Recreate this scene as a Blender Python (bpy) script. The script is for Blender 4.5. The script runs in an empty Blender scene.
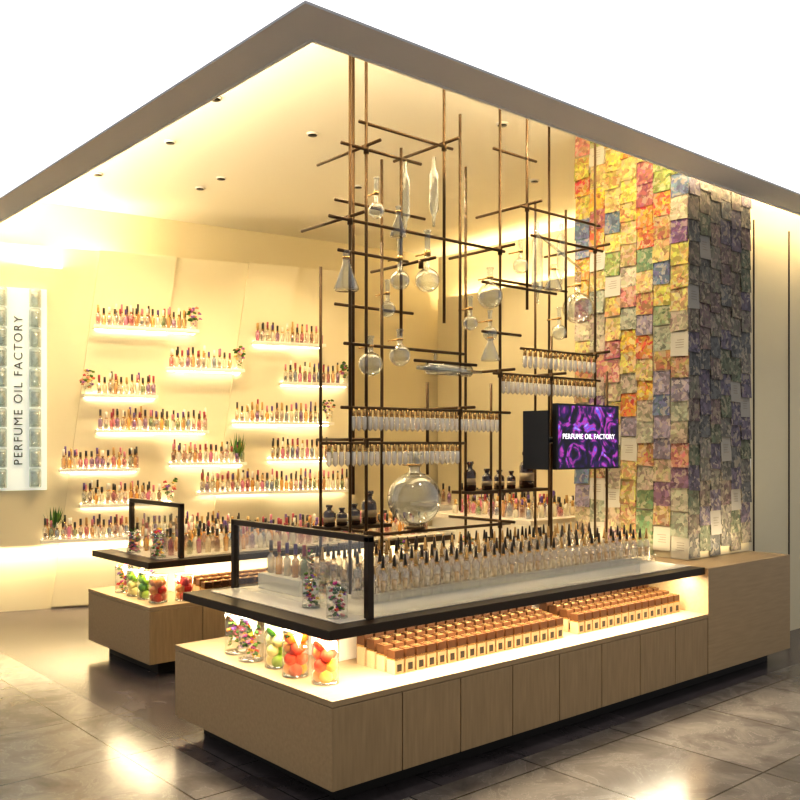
import bpy, math, random
from mathutils import Matrix, Vector
random.seed(7)
scene=bpy.context.scene
scene.view_settings.view_transform='Standard'
try: scene.view_settings.look='Medium High Contrast'
except Exception as ex:
    print('look fail',ex)
scene.view_settings.exposure=0.05

# ------------------------------------------------------------------ materials
def mat(name,color=(.8,.8,.8),rough=.5,metal=0.0,emit=None,es=0.0,attr=False,noise=None):
    m=bpy.data.materials.new(name); m.use_nodes=True
    nt=m.node_tree; b=nt.nodes['Principled BSDF']
    b.inputs['Base Color'].default_value=(*color,1)
    b.inputs['Roughness'].default_value=rough
    b.inputs['Metallic'].default_value=metal
    if emit: 
        b.inputs['Emission Color'].default_value=(*emit,1); b.inputs['Emission Strength'].default_value=es
    if attr:
        a=nt.nodes.new('ShaderNodeAttribute'); a.attribute_name='Col'
        nt.links.new(a.outputs['Color'],b.inputs['Base Color'])
    if noise:   # (scale vec, color2, noise scale)
        tc=nt.nodes.new('ShaderNodeTexCoord'); mp=nt.nodes.new('ShaderNodeMapping')
        mp.inputs['Scale'].default_value=noise[0]
        n=nt.nodes.new('ShaderNodeTexNoise'); n.inputs['Scale'].default_value=noise[2]; n.inputs['Detail'].default_value=6
        mx=nt.nodes.new('ShaderNodeMixRGB'); mx.inputs[1].default_value=(*color,1); mx.inputs[2].default_value=(*noise[1],1)
        nt.links.new(tc.outputs['Object'],mp.inputs['Vector']); nt.links.new(mp.outputs[0],n.inputs['Vector'])
        nt.links.new(n.outputs['Fac'],mx.inputs[0]); nt.links.new(mx.outputs[0],b.inputs['Base Color'])
    return m
def glassmat(name,tint=(1,1,1),gloss=.18,edge=.75,body=0.0,attr=False,bodycol=(1,1,1),bl=.35):
    m=bpy.data.materials.new(name); m.use_nodes=True; nt=m.node_tree
    for n in list(nt.nodes): nt.nodes.remove(n)
    o=nt.nodes.new('ShaderNodeOutputMaterial'); t=nt.nodes.new('ShaderNodeBsdfTransparent'); g=nt.nodes.new('ShaderNodeBsdfGlossy')
    t.inputs[0].default_value=(*tint,1); g.inputs['Roughness'].default_value=.06
    lw=nt.nodes.new('ShaderNodeLayerWeight'); lw.inputs[0].default_value=bl
    mr=nt.nodes.new('ShaderNodeMapRange'); mr.inputs['To Min'].default_value=gloss*.4; mr.inputs['To Max'].default_value=edge
    nt.links.new(lw.outputs['Facing'],mr.inputs[0])
    mx=nt.nodes.new('ShaderNodeMixShader'); nt.links.new(mr.outputs[0],mx.inputs[0])
    last=t.outputs[0]
    if body>0:
        d=nt.nodes.new('ShaderNodeBsdfPrincipled'); d.inputs['Base Color'].default_value=(*bodycol,1); d.inputs['Roughness'].default_value=.15
        if attr:
            a=nt.nodes.new('ShaderNodeAttribute'); a.attribute_name='Col'; nt.links.new(a.outputs['Color'],d.inputs['Base Color'])
        m2=nt.nodes.new('ShaderNodeMixShader'); m2.inputs[0].default_value=body
        nt.links.new(t.outputs[0],m2.inputs[1]); nt.links.new(d.outputs[0],m2.inputs[2]); last=m2.outputs[0]
    nt.links.new(last,mx.inputs[1]); nt.links.new(g.outputs[0],mx.inputs[2]); nt.links.new(mx.outputs[0],o.inputs[0])
    return m
WARM=(1.0,.79,.47)
M={}
M['wall']=mat('warm_plaster',(.74,.66,.47),.8,noise=((1,1,1),(.70,.62,.43),3))
M['ceil']=mat('ceiling_plaster',(.89,.84,.71),.9)
M['soffit']=mat('soffit_metal',(.62,.62,.66),.55,noise=((1,1,1),(.55,.55,.58),2))
M['soffit_edge']=mat('soffit_edge',(.85,.82,.76),.5)
M['backdrop']=mat('glowing_backdrop',(.9,.9,.9),.8,emit=(1,1,1),es=1.15)  # white glow put into the material for a blank surround, no lamp behind
M['oak']=mat('pale_oak',(.48,.34,.19),.42,noise=((14,14,1.2),(.29,.20,.105),4))
M['oakh']=mat('pale_oak_horizontal',(.49,.35,.20),.42,noise=((1.2,14,14),(.34,.24,.13),4))
M['bronze']=mat('dark_bronze',(.055,.038,.025),.35,.5)
M['kick']=mat('toe_kick_black',(.02,.018,.016),.5)
M['slabtop']=mat('cream_inset',(.74,.68,.58),.22)
M['white']=mat('white_laminate',(.85,.80,.70),.5)
M['signwhite']=mat('sign_lightbox',(.78,.83,.79),.5,emit=(.88,.97,.92),es=.3)
M['brass']=mat('aged_brass',(.095,.058,.03),.34,.85)
M['led']=mat('led_warm',(1,1,1),.5,emit=(1,.84,.58),es=8)
M['led2']=mat('led_shelf',(1,1,1),.5,emit=(1,.84,.56),es=20)
M['attr']=mat('painted_parts',attr=True,rough=.35)
M['attrm']=mat('soft_parts',attr=True,rough=.8)
M['metalcap']=mat('gold_cap',(.62,.40,.17),.25,.9)
M['black']=mat('black_plastic',(.012,.012,.014),.3)
M['glass']=glassmat('clear_glass',(.86,.89,.88),.28,1.0,.03,False,(1,1,1),.32)
M['jar']=glassmat('jar_glass',(.97,.98,.97),.15,.75,0,False,(1,1,1),.3)
M['pane']=glassmat('case_glass',(.97,.98,.97),.2,.4,0,False,(1,1,1),.3)
M['tube']=glassmat('tube_glass',(.86,.90,.87),.4,.85,.06,False,(.9,.95,.92),.3)
M['liq']=glassmat('tinted_glass',(.95,.9,.85),.3,.7,.6,True)
M['clr']=glassmat('bottle_glass',(.93,.90,.84),.5,.9,.10,True)
M['amber']=glassmat('amber_glass',(.25,.08,.02),.2,.45,.8,False,(.045,.013,.005))

class MB:
    def __init__(s,name): s.name=name; s.v=[]; s.f=[]; s.mi=[]; s.sm=[]; s.fc=[]; s.mats=[]
    def add(s,vs,fs,m,smooth=False,col=(1,1,1),X=None):
        if m not in s.mats: s.mats.append(m)
        k=s.mats.index(m); b=len(s.v)
        for p in vs:
            p=Vector(p)
            if X is not None: p=X@p
            s.v.append(tuple(p))
        for f in fs: s.f.append(tuple(b+i for i in f)); s.mi.append(k); s.sm.append(smooth); s.fc.append(col)
    def box(s,x0,y0,z0,x1,y1,z1,m,col=(1,1,1),X=None):
        vs=[(x0,y0,z0),(x1,y0,z0),(x1,y1,z0),(x0,y1,z0),(x0,y0,z1),(x1,y0,z1),(x1,y1,z1),(x0,y1,z1)]
        s.add(vs,[(0,3,2,1),(4,5,6,7),(0,1,5,4),(1,2,6,5),(2,3,7,6),(3,0,4,7)],m,False,col,X)
    def lathe(s,c,prof,m,seg=12,col=(1,1,1),X=None,smooth=True):
        vs=[];fs=[]
        for r,z in prof:
            for i in range(seg):
                a=2*math.pi*i/seg; vs.append((c[0]+r*math.cos(a),c[1]+r*math.sin(a),c[2]+z))
        for j in range(len(prof)-1):
            for i in range(seg):
                i2=(i+1)%seg; fs.append((j*seg+i,j*seg+i2,(j+1)*seg+i2,(j+1)*seg+i))
        if prof[0][0]>1e-4: fs.append(tuple(reversed(range(seg))))
        if prof[-1][0]>1e-4: fs.append(tuple((len(prof)-1)*seg+i for i in range(seg)))
        s.add(vs,fs,m,smooth,col,X)
    def rod(s,p0,p1,r,m,seg=8,col=(1,1,1),X=None):
        p0=Vector(p0);p1=Vector(p1);d=p1-p0;L=d.length
        q=d.to_track_quat('Z','Y').to_matrix().to_4x4(); T=Matrix.Translation(p0)@q
        if X is not None: T=X@T
        s.lathe((0,0,0),[(r,0),(r,L)],m,seg,col,T)
    def ball(s,c,r,m,col=(1,1,1),seg=8,rings=5,sz=1,X=None):
        s.lathe(c,[(max(1e-5,r*math.sin(math.pi*j/rings)),-r*sz*math.cos(math.pi*j/rings)) for j in range(rings+1)],m,seg,col,X)
    def build(s,bevel=0,parent=None):
        me=bpy.data.meshes.new(s.name)
        me.from_pydata(s.v,[],s.f)
        for m in s.mats: me.materials.append(m)
        me.polygons.foreach_set('material_index',s.mi); me.polygons.foreach_set('use_smooth',s.sm)
        ca=me.color_attributes.new('Col','FLOAT_COLOR','CORNER'); data=[]
        for p,c in zip(me.polygons,s.fc):
            data.extend((c[0],c[1],c[2],1.0)*p.loop_total)
        ca.data.foreach_set('color',data); me.update()
        o=bpy.data.objects.new(s.name,me); scene.collection.objects.link(o)
        if bevel:
            b=o.modifiers.new('bevel','BEVEL'); b.width=bevel; b.segments=2; b.limit_method='ANGLE'
        if parent: o.parent=parent
        return o

# ------------------------------------------------------------------ room shell
def stone(name,c1,c2,mort,bw,rh,rough,veins,off):
    m=bpy.data.materials.new(name); m.use_nodes=True; nt=m.node_tree; b=nt.nodes['Principled BSDF']; L=nt.links.new
    tc=nt.nodes.new('ShaderNodeTexCoord'); mp=nt.nodes.new('ShaderNodeMapping'); mp.inputs['Location'].default_value=off
    L(tc.outputs['Object'],mp.inputs[0])
    br=nt.nodes.new('ShaderNodeTexBrick'); br.inputs['Scale'].default_value=1; br.inputs['Brick Width'].default_value=bw; br.inputs['Row Height'].default_value=rh
    br.offset=0.0
    br.inputs['Mortar Size'].default_value=.005; br.inputs['Color1'].default_value=(*c1,1); br.inputs['Color2'].default_value=(*c2,1); br.inputs['Mortar'].default_value=(*mort,1)
    L(mp.outputs[0],br.inputs['Vector'])
    n=nt.nodes.new('ShaderNodeTexNoise'); n.inputs['Scale'].default_value=3.0; n.inputs['Detail'].default_value=12; n.inputs['Distortion'].default_value=.6; n.inputs['Roughness'].default_value=.65
    L(mp.outputs[0],n.inputs['Vector'])
    cr=nt.nodes.new('ShaderNodeValToRGB'); e=cr.color_ramp.elements
    e[0].position=.3;e[0].color=(.5,.48,.47,1);e[1].position=.7;e[1].color=(1.3,1.27,1.22,1)
    e=cr.color_ramp.elements.new(.5); e.color=(.86,.85,.83,1)
    e=cr.color_ramp.elements.new(.507); e.color=(.9+veins,.89+veins,.86+veins,1)
    e=cr.color_ramp.elements.new(.514); e.color=(.88,.87,.85,1)
    L(n.outputs['Fac'],cr.inputs[0])
    mx=nt.nodes.new('ShaderNodeMixRGB'); mx.blend_type='MULTIPLY'; mx.inputs[0].default_value=1
    L(br.outputs['Color'],mx.inputs[1]); L(cr.outputs[0],mx.inputs[2]); L(mx.outputs[0],b.inputs['Base Color'])
    b.inputs['Roughness'].default_value=rough
    return m
M['fl_out']=stone('mall_marble_tiles',(.165,.147,.135),(.225,.202,.186),(.05,.045,.04),.75,.75,.19,.45,(.3,.1,0))
M['fl_in']=stone('shop_stone_tiles',(.085,.072,.078),(.11,.094,.10),(.04,.036,.036),.6,.6,.22,.1,(.1,.3,0))
fb=MB('floor'); 
fb.box(-3,-3,-.1,12,3.05,0,M['fl_out']); fb.box(-3,3.05,-.1,2.2,12,0,M['fl_out']); fb.box(2.2,3.05,-.1,12,12,0,M['fl_in'])
fb.build()

cb=MB('ceiling'); cb.box(2.26,3.26,4.0,10,10.5,4.06,M['ceil']); cb.build()
tb=MB('trim_soffit')
tb.box(2.117,3.036,3.4,10.5,3.297,3.412,M['soffit']); tb.box(2.117,3.297,3.4,2.336,10.5,3.412,M['soffit'])
tb.box(2.336,3.285,3.392,10.5,3.300,3.50,M['soffit_edge']); tb.box(2.324,3.30,3.392,2.339,10.5,3.50,M['soffit_edge'])
tb.box(2.19,3.11,3.414,10.5,3.16,4.06,M['ceil']); tb.box(2.19,3.16,3.414,2.24,10.5,4.06,M['ceil'])
tb.build()
bk=MB('white_backdrop'); bk.box(2.117,3.036,3.413,10.5,3.10,9,M['backdrop']); bk.box(2.117,3.10,3.413,2.18,12,9,M['backdrop']); bk.build()  # added sheet above the soffit, standing in for the blank white surround

ux=Vector((.958,-.287,0)).normalized(); uy=Vector((-ux.y,ux.x,0))
MW=Matrix(((ux.x,uy.x,0,3.056),(ux.y,uy.y,0,8.827),(0,0,1,0),(0,0,0,1)))
w=MB('wall_shelf_panel')
w.box(-3,0,0,3.25,.12,3.5,M['wall'],X=MW)
def para(wb,wt,wid,z0,z1,t):
    vs=[(wb,-t,z0),(wb+wid,-t,z0),(wt+wid,-t,z1),(wt,-t,z1),(wb,0,z0),(wb+wid,0,z0),(wt+wid,0,z1),(wt,0,z1)]
    w.add(vs,[(0,1,2,3),(4,7,6,5),(0,4,5,1),(1,5,6,2),(2,6,7,3),(3,7,4,0)],M['wall'],X=MW)
para(.1,.55,.75,.02,3.5,.035); para(1.55,2.05,.55,.02,3.5,.035); para(-1.9,-1.4,.9,.02,3.5,.035)
w.build()
wb_=MB('wall_back'); 
a=Vector((3.249,9.10,0)); bq=Vector((6.73,8.60,0)); dx=(bq-a).normalized(); dy=Vector((-dx.y,dx.x,0))
MR=Matrix(((dx.x,dy.x,0,a.x),(dx.y,dy.y,0,a.y),(0,0,1,0),(0,0,0,1)))
wb_.box(-3,0,0,4.75,.1,4.0,M['wall'],X=MR); wb_.build()
wr=MB('wall_right'); wr.box(8.0,3.75,0,8.1,8.55,4.0,M['wall']); wr.box(7.82,3.75,.0,7.86,8.3,3.42,M['wall']); wr.build()
wf=MB('wall_side_panel'); wf.box(6.62,3.62,0,10.5,3.74,4.0,M['wall']);
for xx in (6.9,7.5,8.1): wf.box(xx,3.61,0,xx+.008,3.622,3.4,M['bronze'])
wf.box(6.75,3.6,2.2,6.83,3.62,2.32,M['white']); wf.box(6.75,3.6,1.4,6.83,3.62,1.52,M['white'])
wf.build()

def area(name,loc,sx,sy,power,rot=(0,0,0),color=WARM):
    l=bpy.data.lights.new(name,'AREA'); l.shape='RECTANGLE'; l.size=sx; l.size_y=sy; l.energy=power; l.color=color
    o=bpy.data.objects.new(name,l); scene.collection.objects.link(o); o.location=loc; o.rotation_euler=rot; return o
def spot(name,loc,target,power,angle=60,color=WARM,blend=.6,size=.05):
    l=bpy.data.lights.new(name,'SPOT'); l.energy=power; l.color=color; l.spot_size=math.radians(angle); l.spot_blend=blend; l.shadow_soft_size=size
    o=bpy.data.objects.new(name,l); scene.collection.objects.link(o); o.location=loc
    d=Vector(target)-Vector(loc); o.rotation_euler=d.to_track_quat('-Z','Y').to_euler(); return o
angW=math.atan2(ux.y,ux.x)
area('cove_uplight',tuple(MW@Vector((.4,.2,3.3))),5.5,.12,110,(math.pi,0,-angW))
area('cove_uplight_right',(7.93,6,3.3),.08,4.2,50,(math.pi,0,0))
area('ceiling_fill_front',(5.5,3.38,3.47),5.5,.1,115,(math.radians(195),0,0),(1,.84,.58))  # added hidden lamp above the soffit, only brightens the ceiling
area('ceiling_fill_left',(2.42,6.3,3.47),.1,5,88,(math.pi,math.radians(14),0),(1,.84,.58))  # added likewise along the left arm as ceiling fill

dl=MB('ceiling_downlights')
DL=[(4.05,5.71),(3.21,7.81),(4.11,7.61),(4.1,7.2),(3.12,5.56),(3.3,6.6),(5.2,6.6),(6.3,5.4),(5.0,4.6)]
for x,y in DL:
    dl.lathe((x,y,3.985),[(.045,0),(.045,.014)],M['soffit_edge'],16); dl.lathe((x,y,3.98),[(.035,0),(.035,.01)],M['black'],16)
dl.build()
for i,(x,y) in enumerate(DL):
    spot('downlight_beam.%03d'%i,(x,y,3.96),(x,y,0),48,85)

# ------------------------------------------------------------------ counters
def counter(name,X0,Y0,X1,Y1,slabY0,slabY1,tall,seamX,boxY):
    c=MB(name)
    c.box(X0+.12,Y0+.12,0,(tall[1] if tall else X1)-.1,Y1-.1,.1,M['kick'])
    xe=tall[0] if tall else X1
    c.box(X0+.012,Y0+.012,.1,xe,Y1,.46,M['bronze'])
    c.box(X0,Y0,.462,xe,Y1+.002,.49,M['oakh'])
    xs=[X0]+seamX+[xe]
    for a_,b_ in zip(xs[:-1],xs[1:]): c.box(a_+.003,Y0,.1,b_-.003,Y0+.02,.4595,M['oak'])
    c.box(X0,Y0+.003,.1,X0+.02,Y1,.4595,M['oakh'])
    if tall: c.box(tall[0]+.003,Y0-.002,.1,tall[1],Y1,.785,M['oakh'])
    c.box(X0+.42,boxY[0],.49,xe,boxY[1],.745,M['white'])
    xs_=tall[0] if tall else X1
    c.box(X0,slabY0,.745,xs_,slabY1,.79,M['bronze'])
    c.box(X0+.12,slabY0+.09,.79,xs_-.02,slabY1-.09,.796,M['slabtop'])
    fx=X0+.29; 
    for y in (slabY0+.09,slabY1-.06): c.box(fx-.017,y-.017,.79,fx+.017,y+.017,1.17,M['bronze'])
    c.box(fx-.017,slabY0+.073,1.145,fx+.017,slabY1-.043,1.175,M['bronze'])
    c.box(fx-.003,slabY0+.107,.797,fx+.003,slabY1-.077,1.145,M['pane'])
    c.box(fx+.017,slabY0+.085,.797,xs_-.6,slabY0+.09,.90,M['pane'])
    c.box(X0+.06,slabY0+.06,.74,xs_-.1,slabY0+.075,.745,M['led'])
    c.box(X0+.06,slabY0+.08,.74,X0+.075,slabY1-.08,.745,M['led'])
    return c.build(bevel=.003)
counter('display_counter',2.31,3.11,5.34,4.56,3.13,4.47,(5.34,6.47),[2.71+.375*i for i in range(7)],(3.66,4.2))
counter('display_counter',2.70,5.70,5.6,6.75,5.72,6.68,None,[3.1+.4*i for i in range(6)],(6.0,6.5))
area('counter_gap_light_front',(3.85,3.26,.735),2.9,.1,46,color=(1,.85,.6))
area('counter_gap_light_side',(2.42,3.8,.735),.08,1.2,13,color=(1,.85,.6))
area('second_counter_gap_light',(4.1,5.85,.735),2.6,.1,22)
area('second_counter_gap_side',(2.82,6.2,.735),.08,.8,9)
area('toe_light_shelf_wall',tuple(MW@Vector((.8,-.1,.62))),3.2,.08,24,(0,0,angW))

def giftboxes(name,x0,x1,y0,z0,rows=4):
    g=MB(name); n=int((x1-x0)/.068)
    for i in range(n):
        for j in range(rows):
            x=x0+i*(x1-x0)/n; y=y0+j*.078; h=.115+.013*j
            g.box(x,y,z0,x+.056,y+.06,z0+h*.6,M['attr'],(.46,.33,.19)); g.box(x-.001,y-.001,z0+h*.6,x+.057,y+.061,z0+h*.66,M['metalcap'])
            g.box(x,y,z0+h*.66,x+.056,y+.06,z0+h,M['attr'],(.07,.028,.011) )
            g.box(x+.012,y+.012,z0+h,x+.044,y+.048,z0+h+.004,M['metalcap'])
            g.box(x+.014,y-.002,z0+h*.12,x+.042,y,z0+h*.42,M['black'])
    g.build()
giftboxes('perfume_gift_boxes',2.80,4.08,3.27,.49); giftboxes('perfume_gift_boxes',4.20,5.28,3.27,.49)
giftboxes('perfume_gift_boxes',3.15,4.4,5.76,.49,3)

LIQ=[(.7,.35,.1),(.9,.75,.5),(.6,.08,.12),(.9,.85,.7),(.3,.1,.03),(.75,.2,.35),(.85,.8,.6),(.25,.07,.3),(.85,.4,.05),(.2,.3,.1),(.15,.25,.4)]
CAP=[(.02,.015,.015),(.5,.3,.1),(.8,.75,.65),(.3,.03,.05),(.04,.03,.02),(.6,.2,.25),(.1,.05,.2),(.02,.02,.02)]
def bottle(mb,x,y,z,h,r,X=None,lc=None,cc=None,seg=8,cone=False,clear=False):
    lc=lc or random.choice(LIQ); cc=cc or random.choice(CAP)
    if clear:
        mb.lathe((x,y,z),[(r,0),(r,.5*h),(r*.4,.58*h),(r*.4,.64*h)],M['clr'],seg,(1,.97,.9),X)
        mb.lathe((x,y,z+.004),[(r*.72,0),(r*.72,.3*h)],M['liq'],seg,lc,X)
    else: mb.lathe((x,y,z),[(r,0),(r,.5*h),(r*.4,.58*h),(r*.4,.64*h)],M['liq'],seg,lc,X)
    mb.lathe((x,y,z),[(r*.55,.62*h),(r*.55,.68*h)],M['metalcap'],seg,cc,X)
    mb.lathe((x,y,z),[(r*.5,.68*h),(r*(.22 if cone else .5),h)],M['attr'],seg,cc,X)
fr=MB('perfume_tester_bottles')
for j,(yy,hh) in enumerate(((3.52,.185),(3.66,.20),(3.94,.2),(4.12,.19))):
    for i in range(33):
        x=2.86+i*.075+(.02 if j%2 else 0)
        fr.box(x-.024,yy-.024,.796,x+.024,yy+.024,.84,M['clr'],(1,1,1))
        bottle(fr,x,yy,.84,hh,.022,cc=(.03,.02,.015) if random.random()<.7 else (.55,.35,.14),lc=random.choice([(.8,.5,.15),(.85,.65,.35),(.7,.4,.1),(.9,.8,.6)]),cone=True,clear=True)
fr.box(2.8,3.47,.796,5.3,3.476,.85,M['pane'])
fr.build()
sc=MB('perfume_tester_bottles')
for yy in (5.95,6.15,6.35,6.5):
    for i in range(34): bottle(sc,2.98+i*.075,yy,.796,.16+.04*random.random(),.022)
sc.build()
tr=MB('sample_tray')
tr.box(2.68,3.9,.796,2.80,4.3,.88,M['white'])
for i in range(5): bottle(tr,2.74,3.94+.08*i,.88,.18,.022)
tr.build(bevel=.003)

FL=[(.65,.05,.04),(.85,.28,.03),(.85,.55,.06),(.5,.06,.22),(.28,.1,.42),(.85,.68,.6),(.75,.22,.28)]
SOFT=[(.7,.3,.2),(.75,.55,.2),(.45,.15,.35),(.8,.65,.45),(.25,.12,.35),(.65,.12,.1)]
GR=[(.04,.11,.02),(.07,.18,.03),(.14,.24,.04)]
def bouquet(mb,c,r,n=26,X=None,pal=FL,tall=1.0,gf=.4):
    for i in range(n):
        a=random.uniform(0,6.28); rr=r*math.sqrt(random.random()); z=r*tall*random.uniform(-.6,1)
        col=random.choice(pal if random.random()>gf else GR); p=(c[0]+rr*math.cos(a),c[1]+rr*math.sin(a),c[2]+z); s_=r*random.uniform(.2,.34)
        mb.ball(p,s_*.6,M['attrm'],col,6,3,X=X)
        for k in range(5):
            b=a+k*1.257; mb.ball((p[0]+s_*.6*math.cos(b),p[1]+s_*.6*math.sin(b),p[2]+s_*.3*((k%3)-1)),s_*.5,M['attrm'],col,6,4,.9,X)
def leaves(mb,c,r,h,n=14,X=None,col=None):
    for i in range(n):
        a=random.uniform(0,6.28); t=r*random.uniform(.3,1); tip=Vector((c[0]+t*math.cos(a),c[1]+t*math.sin(a),c[2]+h*random.uniform(.6,1)))
        b=Vector(c); mid=(b+tip)/2+Vector((math.cos(a),math.sin(a),0))*r*.15; s=Vector((-math.sin(a),math.cos(a),0))*.012
        cc=col or random.choice(GR); mb.add([b,mid-s,tip,mid+s],[(0,1,2,3)],M['attrm'],False,cc,X)
def jar(name,x,y,z,r,h,kind):
    j=MB(name)
    j.lathe((x,y,z),[(r,0),(r,h)],M['jar'],24); j.lathe((x,y,z+h),[(r*1.03,-.008),(r*1.03,.003)],M['glass'],24); j.lathe((x,y,z),[(r*1.0,0),(r*1.0,.01)],M['glass'],24)
    pals={'orange':[(.85,.20,.01),(.9,.36,.02),(.7,.07,.02)],'apple':[(.42,.01,.01),(.6,.03,.02),(.65,.25,.07)],'green':[(.2,.38,.02),(.7,.62,.25),(.07,.22,.02)]}
    if kind in pals:
        zz=z+r*.5; k=0
        while zz<z+h-.01:
            for q in range(3):
                a=k*1.1+q*2.09; j.ball((x+.45*r*math.cos(a),y+.45*r*math.sin(a),zz),r*.5,M['attrm'],random.choice(pals[kind]),12,8)
            zz+=r*.8; k+=1
        if kind!='apple': bouquet(j,(x,y,z+h*.93),r*.8,6)
    else:
        for q in (.2,.45,.7,.95): bouquet(j,(x,y,z+h*q),r*.74,16)
    j.build()
for x,y,k in ((2.47,3.38,'orange'),(2.44,3.58,'orange'),(2.47,3.78,'green'),(2.44,3.98,'flower'),(2.47,4.17,'flower')): jar('fruit_jar',x,y,.49,.064,.22,k)
jar('flower_jar',2.50,3.33,.79,.05,.15,'flower'); jar('flower_jar',2.56,3.62,.796,.045,.14,'flower')
for x,y,k in ((2.84,5.86,'apple'),(2.84,6.04,'green'),(2.84,6.22,'green'),(2.84,6.42,'flower'),(3.02,5.82,'apple')): jar('fruit_jar',x,y,.49,.065,.19,k)
jar('flower_jar',2.86,5.90,.796,.055,.17,'flower'); jar('flower_jar',2.86,6.3,.796,.05,.15,'flower')
for x,y in ((3.55,4.27),(3.75,4.27),(4.3,4.27),(3.0,4.27)): jar('flower_jar',x,y,.796,.05,.16,'flower')

SH=[(.48,1.49,2.75),(1.18,1.96,2.365),(2.066,2.846,2.665),(.385,1.085,2.078),(2.37,3.14,2.25),(.50,1.59,1.73),(1.85,2.94,1.825),(1.20,1.98,1.404),(.164,.908,1.353),(2.23,2.96,1.438),(.35,1.25,1.007),(1.487,3.14,1.1),(0,1.94,.68)]
FLSH={0:1,1:1,3:0,4:1,6:1,10:1}
for i,(a_,b_,z) in enumerate(SH):
    s=MB('display_shelf'); s.box(a_,-.2,z-.03,b_,-.04,z,M['white'],X=MW)
    s.box(a_+.02,-.06,z-.036,b_-.02,-.045,z-.03,M['led2'],X=MW); s.box(a_+.02,-.052,z,b_-.02,-.044,z+.006,M['led2'],X=MW); s.build()
    p=MB('perfume_bottle_row'); n=int((b_-a_)/.053)
    for k in range(n):
        x=a_+.04+k*(b_-a_-.08)/(n-1)
        if i in FLSH and (k>n-3 if FLSH[i] else k<2):
            if k in (0,n-1):
                p.lathe((x,-.13,z),[(.035,0),(.04,.12)],M['jar'],12,X=MW); bouquet(p,(x,-.13,z+.06),.03,8,X=MW,pal=SOFT,gf=.6); bouquet(p,(x,-.13,z+.15),.065,24,X=MW,pal=SOFT,gf=.45,tall=1.4)
            continue
        bottle(p,x,-.15,z,random.uniform(.16,.21),.023,X=MW,seg=6,clear=random.random()<.3)
        if random.random()<.65: bottle(p,x+.02,-.10,z,random.uniform(.18,.24),.02,X=MW,seg=6)
    if i==12:
        p.lathe((.12,-.13,z),[(.03,0),(.04,.14)],M['jar'],12,X=MW); leaves(p,(.12,-.13,z+.1),.12,.22,26,MW)
    if i==7: leaves(p,(1.9,-.13,z+.02),.1,.3,30,MW)
    p.build()

gs=MB('glass_tube_sign')
gs.box(-.75,-.03,1.15,.06,-.002,3.08,M['signwhite'],X=MW)
for col_ in range(5):
    x0=-.70+col_*.15
    if col_==3: continue
    for r_ in range(10):
        z0=1.18+r_*.19
        gs.lathe((x0+.055,-.085,z0),[(.05,0),(.055,.01),(.055,.165),(.045,.18)],M['tube'],14,X=MW)
        gs.lathe((x0+.055,-.085,z0),[(.04,.012),(.04,.15)],M['glass'],10,X=MW)
so=gs.build()
def text(name,body,size,Mx,m,parent=None,ext=.002,sp=1.0,off=0):
    cu=bpy.data.curves.new(name,'FONT'); cu.body=body; cu.size=size; cu.extrude=ext; cu.align_x='CENTER'; cu.align_y='CENTER'; cu.space_character=sp; cu.offset=off
    cu.materials.append(m); o=bpy.data.objects.new(name,cu); scene.collection.objects.link(o); o.matrix_world=Mx
    if parent: o.parent=parent
    return o
text('sign_lettering','PERFUME OIL FACTORY',.11,MW@Matrix.Translation((-.19,-.04,2.1))@Matrix.Rotation(math.pi/2,4,'X')@Matrix.Rotation(math.pi/2,4,'Z'),M['bronze'],so,sp=1.25)

# ---------------------------------------------------------------- pillar
PM=bpy.data.materials.new('floral_paper'); PM.use_nodes=True; nt=PM.node_tree; b=nt.nodes['Principled BSDF']; L=nt.links.new
at=nt.nodes.new('ShaderNodeAttribute'); at.attribute_name='Col'; tc=nt.nodes.new('ShaderNodeTexCoord')
vo=nt.nodes.new('ShaderNodeTexVoronoi'); vo.inputs['Scale'].default_value=38; vo.inputs['Randomness'].default_value=1
no=nt.nodes.new('ShaderNodeTexNoise'); no.inputs['Scale'].default_value=18; no.inputs['Detail'].default_value=5
ad=nt.nodes.new('ShaderNodeVectorMath'); ad.operation='MULTIPLY_ADD'; ad.inputs[1].default_value=(.1,.1,.1)
L(tc.outputs['Object'],no.inputs['Vector']); L(no.outputs['Color'],ad.inputs[0]); L(tc.outputs['Object'],ad.inputs[2]); L(ad.outputs[0],vo.inputs['Vector'])
sx=nt.nodes.new('ShaderNodeSeparateColor'); L(vo.outputs['Color'],sx.inputs[0])
mh=nt.nodes.new('ShaderNodeMapRange'); mh.inputs['To Min'].default_value=.44; mh.inputs['To Max'].default_value=.56; L(sx.outputs[0],mh.inputs[0])
mv=nt.nodes.new('ShaderNodeMapRange'); mv.inputs['To Min'].default_value=.4; mv.inputs['To Max'].default_value=1.08; L(sx.outputs[1],mv.inputs[0])
hs=nt.nodes.new('ShaderNodeHueSaturation'); hs.inputs['Saturation'].default_value=1.03; L(mh.outputs[0],hs.inputs['Hue']); L(mv.outputs[0],hs.inputs['Value'])
L(at.outputs['Color'],hs.inputs['Color'])
gt=nt.nodes.new('ShaderNodeMath'); gt.operation='GREATER_THAN'; gt.inputs[1].default_value=.78; L(sx.outputs[2],gt.inputs[0])
mk=nt.nodes.new('ShaderNodeMath'); mk.operation='MULTIPLY'; mk.inputs[1].default_value=.42; L(gt.outputs[0],mk.inputs[0])
mx=nt.nodes.new('ShaderNodeMixRGB'); mx.inputs[2].default_value=(.5,.43,.32,1); L(mk.outputs[0],mx.inputs[0]); L(hs.outputs[0],mx.inputs[1])
L(mx.outputs[0],b.inputs['Base Color']); b.inputs['Roughness'].default_value=.65
pl=MB('tiled_pillar'); PX0,PX1,PY0,PY1=5.61,6.46,3.42,4.38
pl.box(PX0,PY0,.787,PX1,PY1,3.99,M['wall'])
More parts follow.
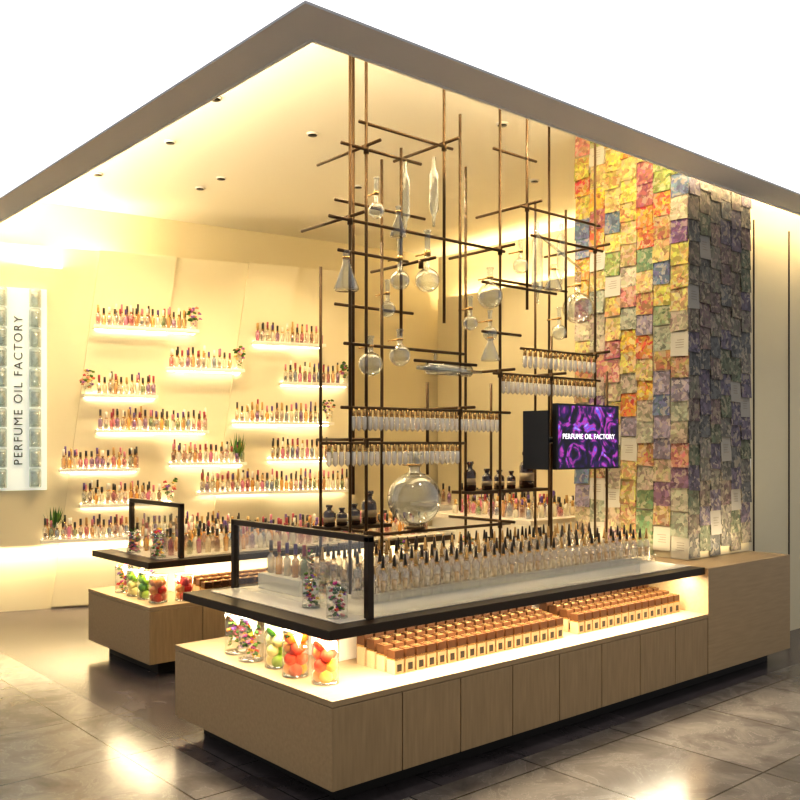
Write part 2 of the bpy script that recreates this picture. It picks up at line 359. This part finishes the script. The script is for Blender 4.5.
UP=[(.56,.33,.06),(.56,.21,.055),(.56,.44,.11),(.34,.10,.10),(.18,.085,.21),(.13,.17,.26),(.26,.31,.09),(.54,.46,.33),(.48,.23,.16),(.5,.36,.11),(.54,.41,.16)]
LO=[(.24,.28,.15),(.40,.27,.13),(.34,.35,.26),(.17,.24,.12),(.43,.34,.22),(.23,.13,.19),(.43,.23,.10),(.41,.39,.29),(.26,.22,.28),(.37,.31,.23)]
GYS=[(.18,.17,.15),(.23,.205,.165),(.15,.15,.15),(.20,.165,.13),(.26,.235,.20),(.16,.175,.12),(.22,.165,.15),(.16,.135,.18)]
def shingle(face,p,z,wd,ht,col,white):
    t0=.006+random.random()*.004; t1=t0+random.uniform(.006,.013); sk=random.uniform(-.004,.004)
    if face=='L': P=lambda a_,t,zz:(PX0-t,p+a_,zz)
    else: P=lambda a_,t,zz:(p+a_,PY0-t,zz)
    vs=[P(0,t0,z+ht),P(wd,t0,z+ht),P(wd,t1,z+sk),P(0,t1,z-sk),P(0,t0-.004,z+ht),P(wd,t0-.004,z+ht),P(wd,t1-.004,z+sk),P(0,t1-.004,z-sk)]
    pl.add(vs,[(0,1,2,3),(4,7,6,5),(0,4,5,1),(1,5,6,2),(2,6,7,3),(3,7,4,0)],M['attrm'] if white else PM,False,col)
    if white:
        for q in range(4):
            zz=z+ht*(.35+.1*q); t=t1+(t0-t1)*(zz-z)/ht+.0015; w0=wd*.25; w1=wd*random.uniform(.6,.78)
            pl.add([P(w0,t,zz),P(w1,t,zz),P(w1,t,zz+.004),P(w0,t,zz+.004)],[(0,1,2,3)],M['attrm'],False,(.25,.22,.18))
for r_ in range(20):
    z=.80+r_*.158
    for c_ in range(7):
        f=(z-.8)/3.2
        col=random.choice(UP if random.random()<f*1.3 else LO); wh=random.random()<.08
        shingle('L',PY0-.01+c_*.140+random.uniform(-.006,.006),max(.79,z+(c_%2)*.05+random.uniform(-.015,.015)),.139,.17,(.46,.43,.36) if wh else col,wh)
    for c_ in range(6):
        wh=random.random()<.08
        shingle('F',PX0-.01+c_*.143+random.uniform(-.006,.006),max(.79,z+(c_%2)*.05+random.uniform(-.015,.015)),.142,.18,(.33,.31,.28) if wh else random.choice(GYS),wh)
pl.build()
area('pillar_base_glow_left',(5.45,3.85,.80),.1,.8,5,(math.pi,math.radians(-15),0)); area('pillar_base_glow_front',(6.0,3.22,.80),.7,.04,5,(math.radians(175),0,0))

# ---------------------------------------------------------------- pipe installation
pp=MB('brass_pipe_frame'); R=.009
def V(x,y,z0,z1,r=R): pp.rod((x,y,z0),(x,y,z1),r,M['brass'],10)
def HX(x0,x1,y,z,r=R): pp.rod((x0,y,z),(x1,y,z),r,M['brass'],10)
def HY(x,y0,y1,z,r=R): pp.rod((x,y0,z),(x,y1,z),r,M['brass'],10)
def J(x,y,z): pp.lathe((x,y,z-.025),[(.015,0),(.015,.05)],M['brass'],10)
YA=3.8; YB=4.15
for x,y,z0,z1 in ((2.94,YA,.796,4),(3.05,YA,.796,4),(3.16,YA,.796,2.7),(3.234,YB,1.3,4),(3.632,YA,2.3,4),(3.763,YA,1.2,3.55),(4.11,YA,.796,4),(4.16,YB,.796,3.4),(4.362,YA,2.45,4),(4.6,YA,.796,2.3),
    (5.067,YA,.796,4),(5.0,YB,.796,3.9),(4.85,YB,1.0,3.3),(3.45,YB,2.2,3.3),(3.5,YA,1.42,1.95),(5.2,YA,.796,2.1),(3.0,YB,.796,2.6),(4.4,YB,.796,2.0),(3.3,YA,2.2,3.25),(4.75,YA,2.3,3.15)):
    V(x,y,z0,z1)
for x0,x1,y,z in ((2.80,4.15,YA,2.79),(2.88,3.45,YA,3.19),(3.0,3.7,YA,3.33),(2.86,3.35,YA,2.62),(4.05,4.45,YA,3.41),(3.95,4.65,YA,2.58),(4.3,5.12,YA,3.1),(4.4,5.15,YA,2.93),(3.1,3.8,YB,3.0),
    (2.88,4.2,YA,1.79),(2.75,3.8,YA,1.60),(4.05,5.12,YA,2.03),(4.3,5.1,YA,2.2),(3.0,4.2,YA,1.10),(3.1,3.7,YB,2.4),(4.4,5.2,YB,2.7),(2.9,3.4,YA,2.13),(3.3,3.8,YA,2.13),(3.95,4.3,YA,2.28),(3.4,3.9,YA,2.07)):
    HX(x0,x1,y,z)
for x,z in ((2.94,2.79),(3.05,3.19),(3.632,3.33),(4.11,2.79),(4.362,3.1),(5.067,2.93),(3.763,1.79),(4.11,2.03),(5.067,2.2),(3.05,1.60),(4.11,1.10),(3.05,1.1),(4.6,2.03),(3.45,2.62)):
    HY(x,YA-.12,YB+.1,z+.02); J(x,YA,z)
def vials(x0,x1,y,z,n):
    for i in range(n):
        x=x0+(x1-x0)*i/(n-1)
        pp.lathe((x,y,z-.045),[(.011,0),(.011,.04)],M['metalcap'],8)
        pp.lathe((x,y,z-.125),[(.001,0),(.014,.014),(.014,.075),(.007,.082)],M['liq'],8,(.95,.90,.8))
vials(2.96,4.08,YA,1.79,30); vials(2.80,3.74,YA,1.60,24); vials(4.14,5.05,YA,2.03,22); vials(4.34,5.05,YA,2.2,15)
pp.box(4.12,4.06,1.27,4.88,4.24,1.29,M['brass']); pp.box(2.98,4.02,1.11,3.42,4.2,1.13,M['brass'])
pp.lathe((3.40,3.8,1.115),[(.06,0),(.06,.012)],M['brass'],20)
pp.build()
def apoth(name,x,y,z,r,h):
    a=MB(name)
    a.lathe((x,y,z),[(r*.9,0),(r,.02*h),(r,.6*h),(r*.85,.68*h),(r*.4,.76*h),(r*.4,.84*h),(r*.55,.86*h)],M['amber'],18)
    a.lathe((x,y,z),[(r*.38,.86*h),(r*.62,.92*h),(r*.6,h)],M['amber'],14)
    a.lathe((x,y,z),[(r*1.01,.2*h),(r*1.01,.42*h)],M['attr'],18,(.35,.27,.16)); a.build()
for x,r,h in ((4.2,.04,.19),(4.36,.035,.14),(4.48,.035,.13),(4.6,.03,.12),(4.76,.052,.25)): apoth('apothecary_bottle',x,4.15,1.291,r,h)
for x,r,h in ((3.03,.033,.12),(3.12,.03,.10),(3.21,.035,.12),(3.32,.045,.19)): apoth('apothecary_bottle',x,4.11,1.131,r,h)
for x,y,r,h in ((4.95,4.22,.045,.2),(5.12,4.22,.04,.16),(4.5,4.27,.04,.16),(3.9,4.28,.04,.15)): apoth('apothecary_bottle',x,y,.797,r,h)

def flask(name,x,y,z,r,neck,nr,clamp=True):
    f=MB(name); pr=[(max(1e-4,r*math.sin(t)),-r*math.cos(t)) for t in [math.pi*k/18 for k in range(0,17)] if not(t>math.pi/2 and r*math.sin(t)<nr)]
    pr+= [(nr,r),(nr,r+neck),(nr*1.35,r+neck+.008),(nr*1.35,r+neck+.016)]
    f.lathe((x,y,z),pr,M['glass'],28)
    f.lathe((x,y,z),[(nr*1.25,r+neck*.35),(nr*1.25,r+neck*.5)],M['metalcap'],14)
    if clamp: f.rod((x,y,z+r+neck*.42),(x,y+.1,z+r+neck*.42),.005,M['metalcap'])
    f.build()
for x,z,r,nk,nr in ((3.40,1.285,.153,.09,.032),(3.29,2.51,.055,.16,.014),(3.50,2.535,.07,.2,.016),(3.08,2.03,.066,.07,.015),(3.29,2.09,.06,.07,.015),(4.02,2.5,.078,.08,.018),(4.88,2.51,.105,.12,.02),(4.02,2.27,.045,.08,.012),(3.2,2.34,.045,.1,.012),(4.3,2.72,.05,.1,.013),(3.85,2.32,.045,.1,.012),(3.12,2.87,.045,.12,.012),(4.68,2.33,.05,.1,.013)):
    flask('round_bottom_flask',x,3.8,z,r,nk,nr)
def erl(name,x,y,z,r,h):
    e=MB(name); e.lathe((x,y,z),[(r*.9,0),(r,.01),(r*.3,h*.68),(r*.28,h*.95),(r*.38,h)],M['glass'],24)
    e.lathe((x,y,z),[(r*.34,h*.8),(r*.34,h*.86)],M['metalcap'],14); e.build()
erl('erlenmeyer_flask',2.915,3.8,2.41,.068,.21); erl('erlenmeyer_flask',4.0,3.78,2.10,.06,.17); erl('erlenmeyer_flask',3.28,3.8,2.75,.05,.17); erl('erlenmeyer_flask',4.62,3.8,2.6,.06,.17)
gc=MB('glass_condenser'); TX=Matrix.Translation((3.42,3.8,2.03))@Matrix.Rotation(math.pi/2,4,'Y')
gc.lathe((0,0,0),[(.012,0),(.012,.06),(.034,.08),(.034,.42),(.012,.44),(.012,.52)],M['glass'],16,X=TX); gc.lathe((0,0,0),[(.01,.05),(.01,.45)],M['glass'],12,X=TX)
gc.rod((3.56,3.8,2.06),(3.56,3.8,2.12),.008,M['glass']); gc.build()
gc=MB('glass_condenser'); gc.lathe((4.46,3.8,2.5),[(.006,0),(.01,.06),(.035,.1),(.035,.4),(.012,.44),(.012,.52)],M['glass'],16)
gc.rod((4.46,3.8,2.95),(4.9,3.8,2.78),.009,M['glass']); gc.build()
for cx,cz in ((3.55,2.85),(3.33,2.78),(4.7,2.65)):
    gc=MB('glass_condenser'); gc.lathe((cx,3.8,cz),[(.008,0),(.01,.06),(.028,.1),(.028,.3),(.012,.34),(.012,.4)],M['glass'],16); gc.build()

# ---------------------------------------------------------------- monitor
SM=bpy.data.materials.new('screen_picture'); SM.use_nodes=True; nt=SM.node_tree; b=nt.nodes['Principled BSDF']; L=nt.links.new
tc=nt.nodes.new('ShaderNodeTexCoord'); n=nt.nodes.new('ShaderNodeTexNoise'); n.inputs['Scale'].default_value=6; n.inputs['Detail'].default_value=3; n.inputs['Distortion'].default_value=3
cr=nt.nodes.new('ShaderNodeValToRGB'); e=cr.color_ramp.elements; e[0].position=.40;e[0].color=(.003,.002,.008,1);e[1].position=.78;e[1].color=(.7,.5,.75,1)
q=e.new(.52); q.color=(.02,.006,.07,1); q=e.new(.6); q.color=(.3,.03,.25,1); q=e.new(.66); q.color=(.06,.05,.45,1)
L(tc.outputs['Object'],n.inputs['Vector']); L(n.outputs['Fac'],cr.inputs[0]); L(cr.outputs[0],b.inputs['Emission Color']); b.inputs['Emission Strength'].default_value=1.6
b.inputs['Base Color'].default_value=(.01,.01,.01,1); b.inputs['Roughness'].default_value=.3
wt=mat('screen_text_white',(1,1,1),emit=(1,1,1),es=1.5)
m=MB('tv_monitor'); x0,x1,y,z0,z1=4.51,5.17,3.68,1.43,1.855
m.box(x0,y,z0,x1,y+.035,z1,M['black']); m.box(x0+.012,y-.002,z0+.012,x1-.012,y,z1-.012,SM)
m.box(4.47,3.72,1.43,4.485,3.93,1.81,M['black'])
m.rod((4.485,3.8,1.62),(4.62,3.72,1.62),.02,M['black'])
o=m.build()
text('screen_caption','PERFUME OIL FACTORY',.048,Matrix.Translation(((x0+x1)/2,y-.004,(z0+z1)/2))@Matrix.Rotation(math.pi/2,4,'X'),wt,o,.0005,1.1)

def backcounter(x0,y0,x1,y1,h):
    c=MB('back_counter')
    c.box(x0+.06,y0+.06,0,x1-.06,y1-.06,.08,M['kick']); c.box(x0,y0,.08,x1,y1,h-.30,M['white'])
    c.box(x0+.25,y0+.25,h-.30,x1-.05,y1-.05,h-.04,M['white']); c.box(x0-.03,y0-.03,h-.04,x1+.03,y1+.03,h,M['slabtop'])
    c.box(x0+.04,y0+.03,h-.046,x1-.05,y0+.05,h-.04,M['led']); c.box(x0+.03,y0+.06,h-.046,x0+.05,y1-.05,h-.04,M['led'])
    for k in range(1,int((x1-x0)/.4)): c.box(x0+.4*k,y0-.002,.1,x0+.4*k+.005,y0+.001,h-.32,M['bronze'])
    c.build(bevel=.003)
backcounter(7.15,4.3,7.78,8.0,.9)
backcounter(5.78,5.0,6.8,6.2,.95)
bb=MB('perfume_bottle_row')
for i in range(40): bottle(bb,7.3+random.random()*.3,4.5+i*.085,.901,random.uniform(.12,.25),.025)
bb.build()
bb=MB('perfume_bottle_row')
for i in range(10):
    for j in range(7):
        bottle(bb,5.9+i*.085,5.12+j*.15,.951,random.uniform(.12,.22),.024)
bb.build()
spot('back_counter_accent',(5.9,5.2,3.9),(6.1,5.5,.9),90,50,(1,.88,.68))

for i,x in enumerate((3.1,4.1,5.0)): spot('counter_accent.%03d'%i,(x,4.6,3.9),(x,3.7,.8),65,50,(1,.86,.64))
spot('pillar_accent_left',(4.2,4.9,3.9),(5.6,3.9,1.6),72,70,(1,.9,.74))
spot('pillar_accent_left.001',(4.0,3.5,3.9),(5.6,3.9,2.6),34,70,(1,.9,.74))
for i,wq in enumerate((-.5,.9,2.3)):
    p=MW@Vector((wq,-1.6,3.9)); t=MW@Vector((wq,0,1.6)); spot('wall_washer.%03d'%i,tuple(p),tuple(t),78,80)
spot('wall_washer.003',(6.2,6.2,3.9),(7.8,6.4,1.6),85,90)
for i,(x,y) in enumerate(((1.0,2.2),(3.6,1.6),(5.6,1.9),(0.6,5.2),(7.6,2.2))):
    so_=spot('mall_fill_spot.%03d'%i,(x,y,5.5),(x+.3,y+.3,0),85,70,(1,.95,.88),.9,.25)  # added unseen spots that pool light on the outer floor
    so_.data.specular_factor=.25
wd=bpy.data.worlds.new('World'); scene.world=wd; wd.use_nodes=True
wd.node_tree.nodes['Background'].inputs[0].default_value=(1,.985,.965,1); wd.node_tree.nodes['Background'].inputs[1].default_value=.43

cd=bpy.data.cameras.new('camera'); cam=bpy.data.objects.new('camera',cd); scene.collection.objects.link(cam)
cam.location=(0,0,1.6); cam.rotation_euler=(math.pi/2,0,-math.radians(40.9)); cd.sensor_width=36; cd.lens=40.5; cd.shift_y=.054; cd.clip_end=100
scene.camera=cam
